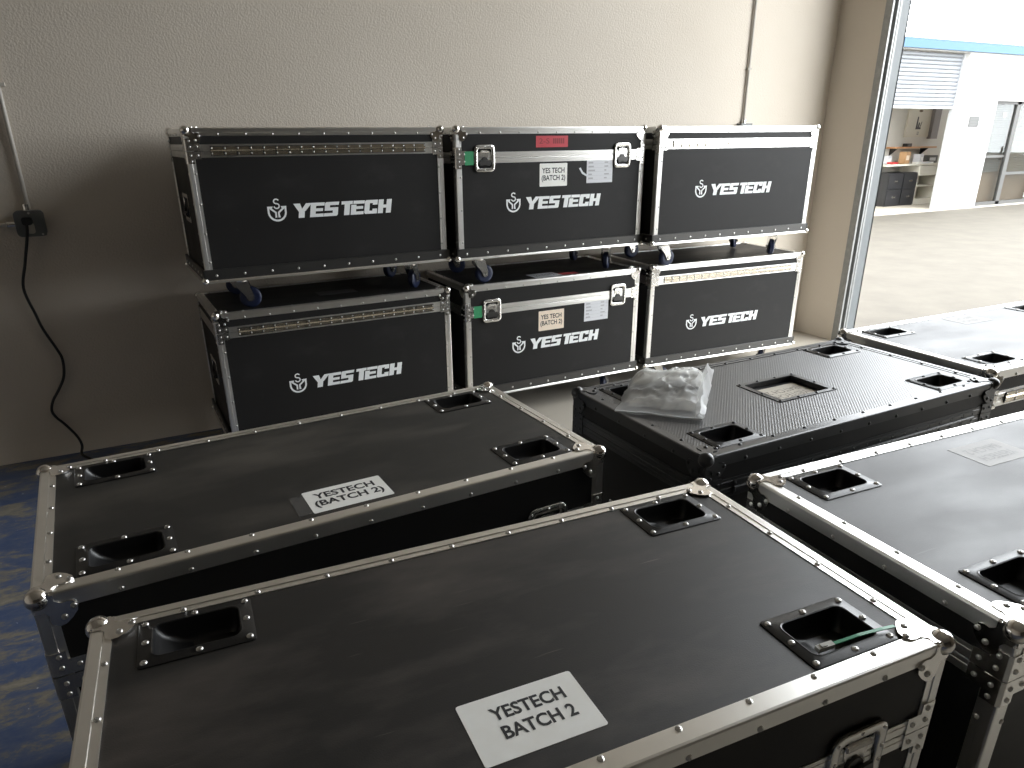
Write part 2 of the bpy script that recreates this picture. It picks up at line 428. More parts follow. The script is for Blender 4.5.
def ball_corner_mesh(material):
    """corner at the origin, the case filling +x +y -z ... lobes lie on the three faces"""
    def mk():
        mb = MB(); k = 1 / math.sqrt(2)
        mb.sphere((0.0100, 0.0100, -0.0100), 0.0195, 20, 12)
        petal = [(.004, -.002), (.021, -.019), (.029, -.0150), (.037, -.0128), (.046, -.0145), (.052, -.022), (.060, -.026), (.070, -.024), (.076, -.015), (.0775, 0),
                 (.076, .015), (.070, .024), (.060, .026), (.052, .022), (.046, .0145), (.037, .0128), (.029, .0150), (.021, .019), (.004, .002)]
        t = 0.0034
        for e1, e2, n in (((1, 0, 0), (0, 1, 0), (0, 0, 1)), ((1, 0, 0), (0, 0, -1), (0, -1, 0)), ((0, 1, 0), (0, 0, -1), (-1, 0, 0))):
            e1, e2, n = Vector(e1), Vector(e2), Vector(n)
            d = (e1 + e2) * k; q = (e2 - e1) * k
            pl = petal if d.cross(q).dot(n) > 0 else [(a, -b) for a, b in petal]
            if d.cross(q).dot(n) < 0: q = -q
            mb.prism(petal, n * (-t * 0.6), d, q, n * (t * 0.6 + 0.0016))
            # saddle clips that wrap the profiles beside the ball
        for e in ((1, 0, 0), (0, 1, 0), (0, 0, -1)):
            e = Vector(e); others = [Vector(v) for v in ((1, 0, 0), (0, 1, 0), (0, 0, -1)) if Vector(v) != e]
            f, g = others
            sec = [(.022, -.0012), (.004, -.0012), (-.0012, .004), (-.0012, .022), (.002, .022), (.002, .006), (.006, .002), (.022, .002)]
            mb.prism(sec, e * 0.004, f, g, e * 0.030)
        return mesh_of(mb, 'ball_corner', POLISHED if material is CHROME else material, 40)
    return shared(('ball', material.name), mk)

def dish_mesh():
    def mk():
        mb = MB(); n = 5
        W_, H_ = 0.168, 0.119; w, h = 0.126, 0.079
        def ring(ww, hh, r, z, cx=0): return [Vector((x + cx, y, z)) for x, y in rrect(ww, hh, r, n)]
        mb.loft([ring(W_, H_, .007, -.001), ring(W_, H_, .007, .0016), ring(W_ - .002, H_ - .002, .007, .0024), ring(w + .010, h + .010, .018, .0026), ring(w + .004, h + .004, .016, .0040),
                 ring(w, h, .014, .0030), ring(w - .003, h - .003, .013, -.004), ring(w - .012, h - .006, .012, -.016, .004), ring(w - .034, h - .012, .012, -.030, .012), ring(w - .058, h - .020, .010, -.036, .019)], cap1=True)
        return mesh_of(mb, 'caster_dish', BLACKSTEEL, 45)
    return shared('dish', mk)
DISH_RIVETS = [(-.0745, .049), (-.002, .0495), (.0745, .049), (-.0745, -.049), (.002, -.0495), (.0745, -.049), (-.0735, 0), (.0735, 0)]

def caster_meshes():
    def mk():
        pl = MB(); pl.box(-.05, .05, -.042, .042, CAST - .006, CAST)
        for sx in (-1, 1):
            for sy in (-1, 1): pl.rivet((sx * .038, sy * .030, CAST - .006), (0, 0, -1), .006, .004)
        pl.tube([(0, 0, CAST - .022), (0, 0, CAST - .006)], [.030, .034], 16)
        fk = MB()
        for s in (-1, 1):
            fk.prism([(-.030, CAST - .022), (.030, CAST - .022), (.048, .062), (.040, .036), (.024, .036), (.004, .070), (-.026, CAST - .040)][::s], (0, s * .024, 0), (1, 0, 0), (0, 0, 1), (0, s * -.003, 0))
        fk.box(-.030, .030, -.024, .024, CAST - .024, CAST - .020)
        fk.tube([(.032, -.030, .050), (.032, .030, .050)], .008, 10)
        wh = MB(); n = 24; rings = []
        for y, r in ((-.017, .018), (-.017, .036), (-.016, .044), (-.011, .0492), (0, .050), (.011, .0492), (.016, .044), (.017, .036), (.017, .018)):
            rings.append([Vector((.032 + r * math.cos(2 * math.pi * k / n), y, .050 + r * math.sin(2 * math.pi * k / n))) for k in range(n)])
        wh.loft(rings, True, True)
        hb = MB(); hb.tube([(.032, -.019, .050), (.032, .019, .050)], .020, 14)
        return [mesh_of(pl, 'mounting_plate', CHROME, 40), mesh_of(fk, 'fork', CHROME, 40), mesh_of(wh, 'wheel', BLUEWHEEL, 40), mesh_of(hb, 'hub', GREYHUB, 40)]
    return shared('caster', mk)
def caster(parent, loc, rz):
    pl, fk, wh, hb = caster_meshes()
    e = link_mesh('caster', pl, parent); e.location = loc; e.rotation_euler = (0, 0, rz)
    link_mesh('fork', fk, e); w = link_mesh('wheel', wh, e); link_mesh('hub', hb, e)

def latch_meshes(dark):
    def mk():
        M1 = BLACKALU if dark else CHROME
        mb = MB()
        def ring(w, h, r, z): return [Vector((x, y, z)) for x, y in rrect(w, h, r, 4)]
        mb.loft([ring(.112, .126, .022, -.001), ring(.112, .126, .022, .0035), ring(.108, .122, .020, .0050), ring(.084, .096, .014, .0050), ring(.080, .092, .012, .0035), ring(.074, .086, .010, -.009)], cap1=True)
        for x, y in ((-.047, .05), (.047, .05), (-.047, -.05), (.047, -.05), (-.048, .014), (.048, .014), (-.048, -.014), (.048, -.014), (0, .0555), (0, -.0555)):
            mb.rivet((x, y, .005), (0, 0, 1), .0038, .002, 7)
        hd = MB()
        hd.tube([(0, -.010, -.010), (0, -.010, .004)], .017, 14)
        wing = [(-.034, -.010), (-.026, -.024), (-.008, -.020), (.008, -.020), (.026, -.024), (.034, -.010), (.030, .004), (.010, .002), (-.010, .002), (-.030, .004)]
        hd.prism(wing, (0, -.012, .004), (1, 0, 0), (0, 1, 0), (0, 0, .006))
        hk = MB()
        hk.prism([(-.022, .004), (.022, .004), (.026, .030), (.016, .038), (-.016, .038), (-.026, .030)], (0, 0, -.008), (1, 0, 0), (0, 1, 0), (0, 0, .008))
        hk.tube([(-.024, .030, .0), (.024, .030, .0)], .006, 8)
        return [mesh_of(mb, 'butterfly_latch', M1, 40), mesh_of(hd, 'twist_handle', DARKSTEEL if not dark else BLACKALU, 40), mesh_of(hk, 'hook', M1, 40)]
    return shared(('latch', dark), mk)

def handle_meshes():
    def mk():
        mb = MB()
        def ring(w, h, r, z): return [Vector((x, y, z)) for x, y in rrect(w, h, r, 4)]
        mb.loft([ring(.170, .125, .010, -.001), ring(.170, .125, .010, .002), ring(.140, .095, .012, .0026), ring(.136, .090, .011, .001), ring(.128, .082, .010, -.012)], cap1=True)
        for x in (-.076, 0, .076):
            for y in (-.053, .053): mb.rivet((x, y, .002), (0, 0, 1), .004, .002, 7)
        hb = MB(); hb.tube([(-.055, .030, -.006), (-.055, -.020, .004), (-.048, -.028, .006), (.048, -.028, .006), (.055, -.020, .004), (.055, .030, -.006)], .0055, 8)
        hb.tube([(-.042, -.028, .006), (.042, -.028, .006)], .010, 10)
        return [mesh_of(mb, 'recessed_handle', CHROME, 40), mesh_of(hb, 'bail', BLACKSTEEL, 40)]
    return shared('handle', mk)

# ---- printed logo: emblem and slanted block letters, in millimetres, x from the emblem's left, z from the letters' foot
def logo_polys():
    P = []
    def stroke(pts, w):
        for i in range(len(pts) - 1):
            p, q = Vector(pts[i]), Vector(pts[i + 1]); d = (q - p).normalized(); n = Vector((-d.y, d.x)) * (w / 2)
            if i > 0: p = p - d * (w * .18)
            if i < len(pts) - 2: q = q + d * (w * .18)
            P.append([p + n, p - n, q - n, q + n])
    cx, cz, r = 42, 32, 38
    arc = [(cx + r * math.cos(math.radians(a)), cz + r * math.sin(math.radians(a))) for a in range(172, 369, 14)]
    arc = [(cx - r, cz + 22)] + arc + [(cx + r, cz + 22)]
    stroke(arc, 8.5)
    P.append([(cx - r - 5, cz + 24), (cx - r - 3, cz + 17), (cx - 22, cz + 15), (cx - 17, cz + 24)])
    P.append([(cx + 17, cz + 24), (cx + 22, cz + 15), (cx + r + 3, cz + 17), (cx + r + 5, cz + 24)])
    stroke([(cx - 31, cz + 17), (cx - 6.5, cz - 3), (cx - 6.5, cz - 25)], 8)
    stroke([(cx + 31, cz + 17), (cx + 6.5, cz - 3), (cx + 6.5, cz - 25)], 8)
    P.append([(cx - 11, cz - 25), (cx - 2.5, cz - 25), (cx - 2.5, cz - 8), (cx - 10, cz - 6)])
    P.append([(cx + 2.5, cz - 25), (cx + 13, cz - 25), (cx + 10, cz - 8), (cx + 2.5, cz - 6)])
    s = []
    for a in range(20, 271, 25): s.append((cx + 11 * math.cos(math.radians(a)), cz + 45 + 9.5 * math.sin(math.radians(a))))
    for a in range(75, -181, -25): s.append((cx + 11.5 * math.cos(math.radians(a)), cz + 25 + 10.5 * math.sin(math.radians(a))))
    stroke(s, 6)
    U = 10.5; x = 113.0; sh = 0.17
    def G(x, *rects):
        for q in rects:
            if len(q) == 4 and not isinstance(q[0], tuple):
                a, b, c, d = q; q = [(a, b), (c, b), (c, d), (a, d)]
            P.append([(x + px * U + pz * 9 * sh, pz * 9.0) for px, pz in q])
    G(x, [(-.7, 7), (2.3, 7), (3.3, 4.4), (2.2, 2.6)], [(2.1, 2.9), (3.3, 4.4), (4.9, 7), (7.5, 7), (4.9, 3.2)], (2.0, 0, 4.6, 3.2)); x += 7.0 * U
    E_ = ((0, 0, 2.4, 7), (0, 5.4, 6.2, 7), (0, 2.75, 5.6, 4.2), (0, 0, 6.0, 1.55))
    G(x, *E_); x += 6.35 * U
    G(x, [(.5, 7), (6.4, 7), (6.2, 5.4), (0, 5.4), (0, 6.4)], (0, 2.75, 2.3, 6.2), (0, 2.75, 6, 4.3), (3.7, .5, 6.1, 4.2), [(-.3, 0), (5.6, 0), (6.1, .6), (6, 1.55), (-.1, 1.55)]); x += 7.45 * U
    G(x, (0, 5.4, 5.2, 7), (1.5, 0, 4.0, 7)); x += 4.6 * U
    G(x, (0, 0, 2.4, 5.0), (.9, 5.4, 6.2, 7), (0, 2.75, 5.6, 4.2), (0, 0, 6.0, 1.55)); x += 6.3 * U
    G(x, [(0, .6), (.6, 0), (2.4, 0), (2.4, 7), (.6, 7), (0, 6.4)], (.4, 5.4, 6.1, 7), (.4, 0, 6.0, 1.55), (3.8, 4.5, 6.1, 7), (3.8, 0, 6.1, 2.5)); x += 6.5 * U
    G(x, (0, 0, 2.45, 7), (3.9, 0, 6.35, 7), (0, 2.7, 6.2, 4.3))
    return P
LOGO = logo_polys()
def logo_mesh(kind):
    def mk():
        mb = MB()
        for k, p in enumerate(LOGO):
            if (max(q[0] for q in p) < 95) != (kind == 'emblem'): continue
            mb.add([(q[0] / 1000, -0.0004 - k * 0.00001, q[1] / 1000) for q in p], [tuple(range(len(p)))])
        return mesh_of(mb, 'logo_' + kind, PRINT)
    return shared(('logo', kind), mk)

SEED = [0.0]
def flight_case(label, loc, rz, W, D, H, lid, front, group, dishes=False, black=False, top_mat=None, logo=None, pocket=None, tray=True, skip_back=True):
    t = thing('flight_case', label, 'flight case', loc, rz, group)
    EM = BLACKALU if black else ALU; CM = BLACKALU if black else CHROME; RM = BLACKALU if black else ZINC
    PM = LAM_REAR
    TM = top_mat or LAM_REAR
    x0, x1, y0, y1 = -W / 2, W / 2, -D / 2, D / 2
    if tray: x0 += .003; x1 -= .003; y0 += .006; y1 -= .006
    zb, zt = CAST, H; zs = zt - lid
    ins = .0034; th = .011
    rv = MB()
    # top board with cut-outs
    hx, hy = W / 2 - .154, D / 2 - .094
    xs = [x0 + ins, x1 - ins]; ys = [y0 + ins, y1 - ins]; holes = []
    if dishes:
        for sx in (-1, 1):
            for sy in (-1, 1): holes.append((sx * hx - .069, sx * hx + .069, sy * hy - .045, sy * hy + .045))
    if pocket: holes.append(pocket['hole'])
    for h in holes: xs += [h[0], h[1]]; ys += [h[2], h[3]]
    xs = sorted(set(round(v, 5) for v in xs)); ys = sorted(set(round(v, 5) for v in ys))
    tp = MB()
    cells = set()
    for i in range(len(xs) - 1):
        for j in range(len(ys) - 1):
            cx, cy = (xs[i] + xs[i + 1]) / 2, (ys[j] + ys[j + 1]) / 2
            if not any(h[0] < cx < h[1] and h[2] < cy < h[3] for h in holes): cells.add((i, j))
    for (i, j) in cells:
        a, b, c, d = xs[i], xs[i + 1], ys[j], ys[j + 1]; z_, q_ = zt - ins - .009, zt - ins
        tp.add([(a, c, q_), (b, c, q_), (b, d, q_), (a, d, q_)], [(0, 1, 2, 3)])
        tp.add([(a, c, z_), (b, c, z_), (b, d, z_), (a, d, z_)], [(3, 2, 1, 0)])
        for (di, dj, p, r) in ((-1, 0, (a, d), (a, c)), (1, 0, (b, c), (b, d)), (0, -1, (a, c), (b, c)), (0, 1, (b, d), (a, d))):
            if (i + di, j + dj) not in cells:
                tp.add([(*p, z_), (*r, z_), (*r, q_), (*p, q_)], [(0, 1, 2, 3)])
    tp.obj('top_board', TM, t)
    # side boards of lid and body
    for za, zb_, nm in ((zs + .001, zt - .012, 'lid_board'), (zb + .012, zs - .001, 'body_board')):
        MB().box(x0 + ins, x1 - ins, y0 + ins, y0 + ins + th, za, zb_).obj(nm, PM, t)
        MB().box(x0 + ins, x1 - ins, y1 - ins - th, y1 - ins, za, zb_).obj(nm, PM, t)
        MB().box(x0 + ins, x0 + ins + th, y0 + ins + th, y1 - ins - th, za, zb_).obj(nm, PM, t)
        MB().box(x1 - ins - th, x1 - ins, y0 + ins + th, y1 - ins - th, za, zb_).obj(nm, PM, t)
    MB().box(x0 + ins, x1 - ins, y0 + ins, y1 - ins, zb + .004, zb + .016).obj('base_board', PM, t)
    # edge profiles
    g = 0.012
    def edge(org, a, b, ext): MB().prism(PROFILE, org, a, b, ext).obj('edge_profile', by_dir(EM, ext), t)
    edge((x0 + g, y0, zt), (0, 1, 0), (0, 0, -1), (x1 - x0 - 2 * g, 0, 0)); edge((x0 + g, y1, zt), (0, -1, 0), (0, 0, -1), (x1 - x0 - 2 * g, 0, 0))
    edge((x0, y0 + g, zt), (1, 0, 0), (0, 0, -1), (0, y1 - y0 - 2 * g, 0)); edge((x1, y0 + g, zt), (-1, 0, 0), (0, 0, -1), (0, y1 - y0 - 2 * g, 0))
    for (xx, ax) in ((x0, 1), (x1, -1)):
        for (yy, ay) in ((y0, 1), (y1, -1)):
            edge((xx, yy, zs), (ax, 0, 0), (0, ay, 0), (0, 0, zt - g - zs)); edge((xx, yy, zb + .01), (ax, 0, 0), (0, ay, 0), (0, 0, zs - .0015 - zb - .01))
            bm_ = ball_corner_mesh(CM)
            o = link_mesh('ball_corner', bm_, t); o.location = (xx, yy, zt); o.scale = (ax, ay, 1)
            if not tray:
                o = link_mesh('ball_corner', bm_, t); o.location = (xx, yy, zb); o.scale = (ax, ay, -1)
            # rivets on the ball corner lobes
            for e1, e2, n in (((ax, 0, 0), (0, ay, 0), (0, 0, 1)), ((ax, 0, 0), (0, 0, -1), (0, -ay, 0)), ((0, ay, 0), (0, 0, -1), (-ax, 0, 0))):
                e1, e2, n = Vector(e1), Vector(e2), Vector(n)
                for u, v in ((.060, .033), (.033 + .010, .050)):
                    rv.rivet(Vector((xx, yy, zt)) + e1 * u + e2 * v * 1 + n * .0014, n, .0056, .003)
            # corner braces at the seam
            for sgn, za in ((1, zs + .001), (-1, zs - .001)):
                sec = [(-.0014, .004), (-.0014, .058), (.003, .058), (.003, .003), (.058, .003), (.058, -.0014), (.004, -.0014)]
                MB().prism(sec, (xx, yy, za), (ax, 0, 0), (0, ay, 0), (0, 0, sgn * .031)).obj('corner_brace', CM, t, smooth=35)
                MB().prism([(-.0014, .004), (-.0014, .030), (.003, .030), (.003, .003), (.030, .003), (.030, -.0014), (.004, -.0014)], (xx, yy, za + sgn * .031), (ax, 0, 0), (0, ay, 0), (0, 0, sgn * .018)).obj('corner_brace', CM, t, smooth=35)
                for (u, w_) in ((.046, .016), (.018, .016), (.018, .039)):
                    rv.rivet((xx + ax * u, yy - ay * .0014, za + sgn * w_), (0, -ay, 0), .0048)
                    rv.rivet((xx - ax * .0014, yy + ay * u, za + sgn * w_), (-ax, 0, 0), .0048)
    # seam profiles (lid and body rims)
    rim = [(0, .0024), (.0255, .0024), (.0255, .0004), (.018, .0004), (.0172, -.0006), (.0105, -.0006), (.0097, .0004), (.002, .0004), (0, .0012)]
    for sgn in (1, -1):
        for org, nrm, ext in (((x0 + .05, y0, 0), (0, 1, 0), (x1 - x0 - .1, 0, 0)), ((x0 + .05, y1, 0), (0, -1, 0), (x1 - x0 - .1, 0, 0)), ((x0, y0 + .05, 0), (1, 0, 0), (0, y1 - y0 - .1, 0)), ((x1, y0 + .05, 0), (-1, 0, 0), (0, y1 - y0 - .1, 0))):
            org = Vector(org); org.z = zs + sgn * .0008
            MB().prism([(u, v + .001) for u, v in rim], org, (0, 0, sgn), nrm, ext).obj('rim_profile', by_dir(EM, ext), t)
    # rivet rows
    def row(p, q, n_, step=.115, r=.0050):
        p, q = Vector(p), Vector(q); L = (q - p).length; k = max(1, round(L / step))
        for i in range(k + 1): rv.rivet(p + (q - p) * i / k, n_, r, .003)
    ro = .0265
    for yy, s in ((y0, 1), (y1, -1)):
        row((x0 + .135, yy + s * ro, zt - .0018), (x1 - .135, yy + s * ro, zt - .0018), (0, 0, 1))
        row((x0 + .135, yy + s * .0018, zt - ro), (x1 - .135, yy + s * .0018, zt - ro), (0, -s, 0))
        for xx, a in ((x0, 1), (x1, -1)): row((xx + a * ro, yy + s * .0018, zb + .09), (xx + a * ro, yy + s * .0018, zs - .09), (0, -s, 0), .13)
    for xx, s in ((x0, 1), (x1, -1)):
        row((xx + s * ro, y0 + .12, zt - .0018), (xx + s * ro, y1 - .12, zt - .0018), (0, 0, 1))
        row((xx + s * .0018, y0 + .12, zt - ro), (xx + s * .0018, y1 - .12, zt - ro), (-s, 0, 0))
        for yy, a in ((y0, 1), (y1, -1)): row((xx + s * .0018, yy + a * ro, zb + .09), (xx + s * .0018, yy + a * ro, zs - .09), (-s, 0, 0), .13)
    # base tray: dark riveted band over a bright lip
    if tray:
        X0, X1, Y0, Y1 = -W / 2 - .008, W / 2 + .008, -D / 2, D / 2
        band = [(0, .012), (0, .056), (.004, .0585), (.009, .0585), (.009, .012)]
        lip = [(.030, 0), (.030, .012), (.0015, .014), (-.0045, .0075), (-.0055, .003), (-.003, 0)]
        for org, nrm, ext in (((X0, Y0, 0), (0, 1, 0), (X1 - X0, 0, 0)), ((X0, Y1, 0), (0, -1, 0), (X1 - X0, 0, 0)), ((X0, Y0, 0), (1, 0, 0), (0, D, 0)), ((X1, Y0, 0), (-1, 0, 0), (0, D, 0))):
            org = Vector(org); org.z = zb
            MB().prism(band, org, nrm, (0, 0, 1), ext).obj('base_band', DARKSTEEL, t)
            MB().prism(lip, org, nrm, (0, 0, 1), ext).obj('base_lip', by_dir(EM, ext), t, smooth=50)
        for xx, ax in ((X0, 1), (X1, -1)):
            for yy, ay in ((Y0, 1), (Y1, -1)):
                MB().sphere((xx + ax * .004, yy + ay * .004, zb + .010), .0155).obj('base_corner', CM, t, smooth=60)
        for yy, s in ((Y0, 1), (Y1, -1)): row((X0 + .055, yy, zb + .032), (X1 - .055, yy, zb + .032), (0, -s, 0), .115, .006)
        for xx, s in ((X0, 1), (X1, -1)): row((xx, Y0 + .055, zb + .032), (xx, Y1 - .055, zb + .032), (-s, 0, 0), .095, .006)
    else:
        for org, nrm, ext in (((x0 + g, y0, 0), (0, 1, 0), (x1 - x0 - 2 * g, 0, 0)), ((x0 + g, y1, 0), (0, -1, 0), (x1 - x0 - 2 * g, 0, 0)), ((x0, y0 + g, 0), (1, 0, 0), (0, y1 - y0 - 2 * g, 0)), ((x1, y0 + g, 0), (-1, 0, 0), (0, y1 - y0 - 2 * g, 0))):
            org = Vector(org); org.z = zb
            MB().prism(PROFILE, org, nrm, (0, 0, 1), ext).obj('edge_profile', by_dir(EM, ext), t)
    # dishes
    if dishes:
        for sx in (-1, 1):
            for sy in (-1, 1):
                o = link_mesh('caster_dish', dish_mesh(), t); o.location = (sx * hx, sy * hy, zt - ins)
                for u, v in DISH_RIVETS: rv.rivet((sx * hx + u, sy * hy + v, zt - ins + .0022), (0, 0, 1), .0056, .0032)
    # hardware on the front
    if front == 'latch':
        for s in (-1, 1):
            ms = latch_meshes(black)
            e = link_mesh('butterfly_latch', ms[0], t); e.location = (s * W * .362, y0 - .001, zs - .003); e.rotation_euler = (math.pi / 2, 0, 0)
            link_mesh('twist_handle', ms[1], e); link_mesh('hook', ms[2], e)
    else:
        hw = W / 2 - .10; hg = MB()
        MB().box(-hw, hw, y0 - .0018, y0 + .001, zs - .0190, zs + .0190).obj('hinge_backing', BLACKALU if black else DARKSTEEL, t)
        nl = 18
        for s in (1, -1):
            for i in range(nl):
                xa = -hw + 2 * hw * i / nl
                hg.box(xa + .0035, xa + 2 * hw / nl - .0035, y0 - .0028, y0 - .0010, *sorted((zs + s * .0035, zs + s * .0170)))
        n = int(2 * hw / .0205)
        for i in range(n): hg.tube([(-hw + 2 * hw * i / n + .0006, y0 - .0036, zs), (-hw + 2 * hw * (i + 1) / n - .0006, y0 - .0036, zs)], .0036, 6)
        hg.obj('piano_hinge', BLACKALU if black else HINGE, t, smooth=40)
        k = 18
        for i in range(k + 1):
            for s in (1, -1): rv.rivet((-hw + .005 + (2 * hw - .010) * i / k, y0 - .0018, zs + s * .0105), (0, -1, 0), .0042, .0022, 7)
    # end handles
    for s in (-1, 1):
        ms = handle_meshes(); zc = (zb + zs) / 2 + .03
        e = link_mesh('recessed_handle', ms[0], t); e.location = (s * (x1 - ins + .0005), 0, zc); e.rotation_euler = (math.pi / 2, 0, s * math.pi / 2)
        link_mesh('bail', ms[1], e)
    # casters
    for sx in (-1, 1):
        for sy in (-1, 1):
            caster(t, (sx * (W / 2 - .165), sy * (D / 2 - .115), 0), (random.uniform(-.35, .1) if sx < 0 else random.uniform(.5, 1.1)))
    if logo:
        lx, lz = logo
        for kind in ('emblem', 'lettering'):
            o = link_mesh('logo_' + kind, logo_mesh(kind), t); o.location = (-W / 2 + lx, y0 + ins, zb + lz)
    rv.obj('rivets', RM, t, smooth=50, kind='stuff')
    t['fy'] = y0 + ins
    return t

def flat_label(parent, c, a, b, w, h, material, lines=None, ink=None, tw=.8, thh=.55, rot=0.0, radius=.004, name='label', thick=.0006, shift=(0, 0), **kw):
    """a stuck-on sheet of paper centred at c with in-plane axes a, b"""
    c, a, b = Vector(c), Vector(a), Vector(b); n = a.cross(b).normalized()
    a2 = a * math.cos(rot) + b * math.sin(rot); b2 = b * math.cos(rot) - a * math.sin(rot)
    o = MB().prism(rrect(w, h, radius, 3), c, a2, b2, n * thick).obj(name, material, parent)
    if lines:
        mb = MB(); text_mb(mb, lines, c + a2 * shift[0] + b2 * shift[1], a2, b2, w * tw, h * thh, thick + .0003, **kw)
        mb.obj('lettering', ink or INK, o)
    return o

random.seed(4)
REAR_D = 0.592
def rear(label, x, y, yaw, W, z, lid, front, logo):
    e = Vector((math.cos(yaw), math.sin(yaw), 0)); n = Vector((-math.sin(yaw), math.cos(yaw), 0))
    c = Vector((x, y, z)) + e * W / 2 + n * REAR_D / 2
    return flight_case(label, c, yaw, W, REAR_D, 0.7855, lid, front, 'stacked cases along the back wall', logo=logo)
Z2 = 0.7853
caseL2 = rear('black flight case on top of the left stack, beside the wall cable', .261, 3.398, .0418, 1.180, Z2, .092, 'hinge', (.303, .256))
caseL1 = rear('black flight case at the bottom of the left stack, beside the wall cable', .264, 3.425, .0320, 1.188, 0, .092, 'hinge', (.303, .215))
caseM2 = rear('black latched flight case on top of the middle stack, with red sticker and paper labels', 1.479, 3.405, .0109, 1.167, Z2, .143, 'latch', (.284, .235))
caseM1 = rear('black latched flight case under the middle stack, with a cream paper label', 1.528, 3.453, .0069, 1.167, 0, .143, 'latch', (.290, .237))
caseR2 = rear('black flight case on top of the right stack, below the thin wall conduit', 2.680, 3.350, -.019, 1.222, Z2, .092, 'hinge', (.287, .262))
caseR1 = rear('black flight case at the bottom of the right stack, next to the doorway', 2.781, 3.469, -.0528, 1.237, 0, .092, 'hinge', (.300, .218))

# stickers on the middle stack
def on_front(case, W, u, z0, z1, w): return (-W / 2 + u, case['fy'], CAST + (z0 + z1) / 2)
AX, AZ = (1, 0, 0), (0, 0, 1)
def stickers(case, u_lab, z_lab, u_pap, z_pap, labmat, red=None):
    W = 1.167
    flat_label(case, (-W / 2 + u_lab, case['fy'], CAST + z_lab), AX, AZ, .170, .115, labmat, 'YES TECH\n(BATCH 2)', INK, tw=.86, thh=.62, bold=.022)
    p = flat_label(case, (-W / 2 + u_pap, case['fy'] - .0015, CAST + z_pap), AX, AZ, .170, .116, PAPERG, name='shipping_form', radius=.001)
    pr = MB(); c = Vector((-W / 2 + u_pap, case['fy'] - .0024, CAST + z_pap)); rnd = random.Random(3)
    for i in range(6):
        zz = .050 - i * .0200
        if i: pr.box(c.x - .080, c.x + .080, c.y, c.y + .0002, c.z + zz + .0095, c.z + zz + .0103)
        if i == 5: break
        pr.box(c.x - .074, c.x - .074 + rnd.uniform(.022, .055), c.y, c.y + .0002, c.z + zz - .008, c.z + zz)
        pr.box(c.x + .030, c.x + .030 + rnd.uniform(.012, .035), c.y, c.y + .0002, c.z + zz - .007, c.z + zz)
    pr.obj('printed_rows', mat('pale_print', (0.42, 0.42, 0.44), .7), p)
    gy = case['fy'] - .0060
    gt = MB()
    for z_ in (.463, .497): gt.box(-W / 2 + .051, -W / 2 + .101, gy, gy + .001, CAST + z_, CAST + z_ + .030)
    gt.box(-W / 2 + .051, -W / 2 + .101, gy + .001, gy + .003, CAST + .486, CAST + .500)
    gt.obj('green_tape', GREENTAPE, case)['label'] = 'strip of green tape over the lid seam'
stickers(caseM2, .568, .404, .862, .413, PAPERW)
stickers(caseM1, .546, .395, .856, .415, PAPERC)
rs = flat_label(caseM2, (-1.167 / 2 + .557, caseM2['fy'], CAST + .568), AX, AZ, .194, .055, REDTAPE, name='red_sticker', radius=.001)
mk = MB(); c = Vector((-1.167 / 2 + .557, caseM2['fy'] - .0012, CAST + .568))
text_mb(mk, '2-S', c + Vector((-.048, 0, .003)), AX, AZ, .062, .026, 0, bold=.0); 
for i in range(6): mk.box(c.x + .006 + i * .012, c.x + .013 + i * .012, c.y, c.y + .0002, c.z - .010, c.z + .016)
mk.obj('lettering', DARKRED, rs)
tear = MB().prism([(0, 0), (.020, -.028), (.052, -.044), (.052, -.034), (.026, -.018), (.010, .004)], (-1.167 / 2 + .728, caseM2['fy'] - .0004, CAST + .432), AX, AZ, (0, -.0002, 0)).obj('torn_paper', PAPERG, caseM2)
# sheets left on the middle lower lid
lz = CAST + .6395 - .0034
flat_label(caseM1, (-.03, -.185, lz), AX, (0, 1, 0), .18, .11, PAPERG, 'YES TECH\n(BATCH 2)', INK, rot=.05)
flat_label(caseM1, (.125, -.205, lz), AX, (0, 1, 0), .11, .055, REDTAPE, name='red_sticker')
flat_label(caseL1, (.05, -.06, lz), AX, (0, 1, 0), .20, .10, mat('grey_worn_sheet', (0.10, 0.10, 0.10), .5), name='label')

# foreground cases
FW, FD = 1.2, 0.594
LAM_A = laminate('black_laminate_a', (0.0115, 0.0108, 0.0102), (0.085, 0.072, 0.062), 0.50, 0.0, 0.47, 0.85)
LAM_B = laminate('black_laminate_b', (0.0125, 0.012, 0.011), (0.085, 0.075, 0.063), 0.50, 1.3, 0.47, 0.85)
LAM_C = laminate('black_laminate_c', (0.020, 0.0195, 0.020), (0.075, 0.072, 0.074), 0.50, 2.1, 0.46, 0.80)
LAM_E = laminate('black_laminate_e', (0.020, 0.0195, 0.020), (0.075, 0.072, 0.074), 0.48, 3.2, 0.46, 0.80)
ZA, ZD = 0.8060, 0.7947
GF = 'wide cases standing in the foreground'
caseA = flight_case('black flight case nearest the camera, white label, green cable tie on its lid', (.416, .805, 0), -.0601, FW, FD, ZA, .166, 'latch', GF, dishes=True, top_mat=LAM_A, tray=False)
caseB = flight_case('black flight case at left with taped white label, just in front of the left stack', (.326, 1.576, 0), .0441, FW, FD, ZA, .168, 'latch', GF, dishes=True, top_mat=LAM_B, tray=False)
caseC = flight_case('black silver-edged flight case cut off by the right edge, right of the nearest case', (1.719, .699, 0), -.0528, FW, FD, ZA, .100, 'hinge', GF, dishes=True, top_mat=LAM_C, tray=False)
pk = dict(hole=(-.014 - .104, -.014 + .104, -.008 - .075, -.008 + .075))
caseD = flight_case('all-black tread-plate flight case with recessed label window, plastic bag on its lid', (1.733, 1.464, 0), .0095, FW, FD * .99, ZD, .100, 'hinge', GF, dishes=True, black=True, top_mat=TREAD, pocket=pk, tray=False)
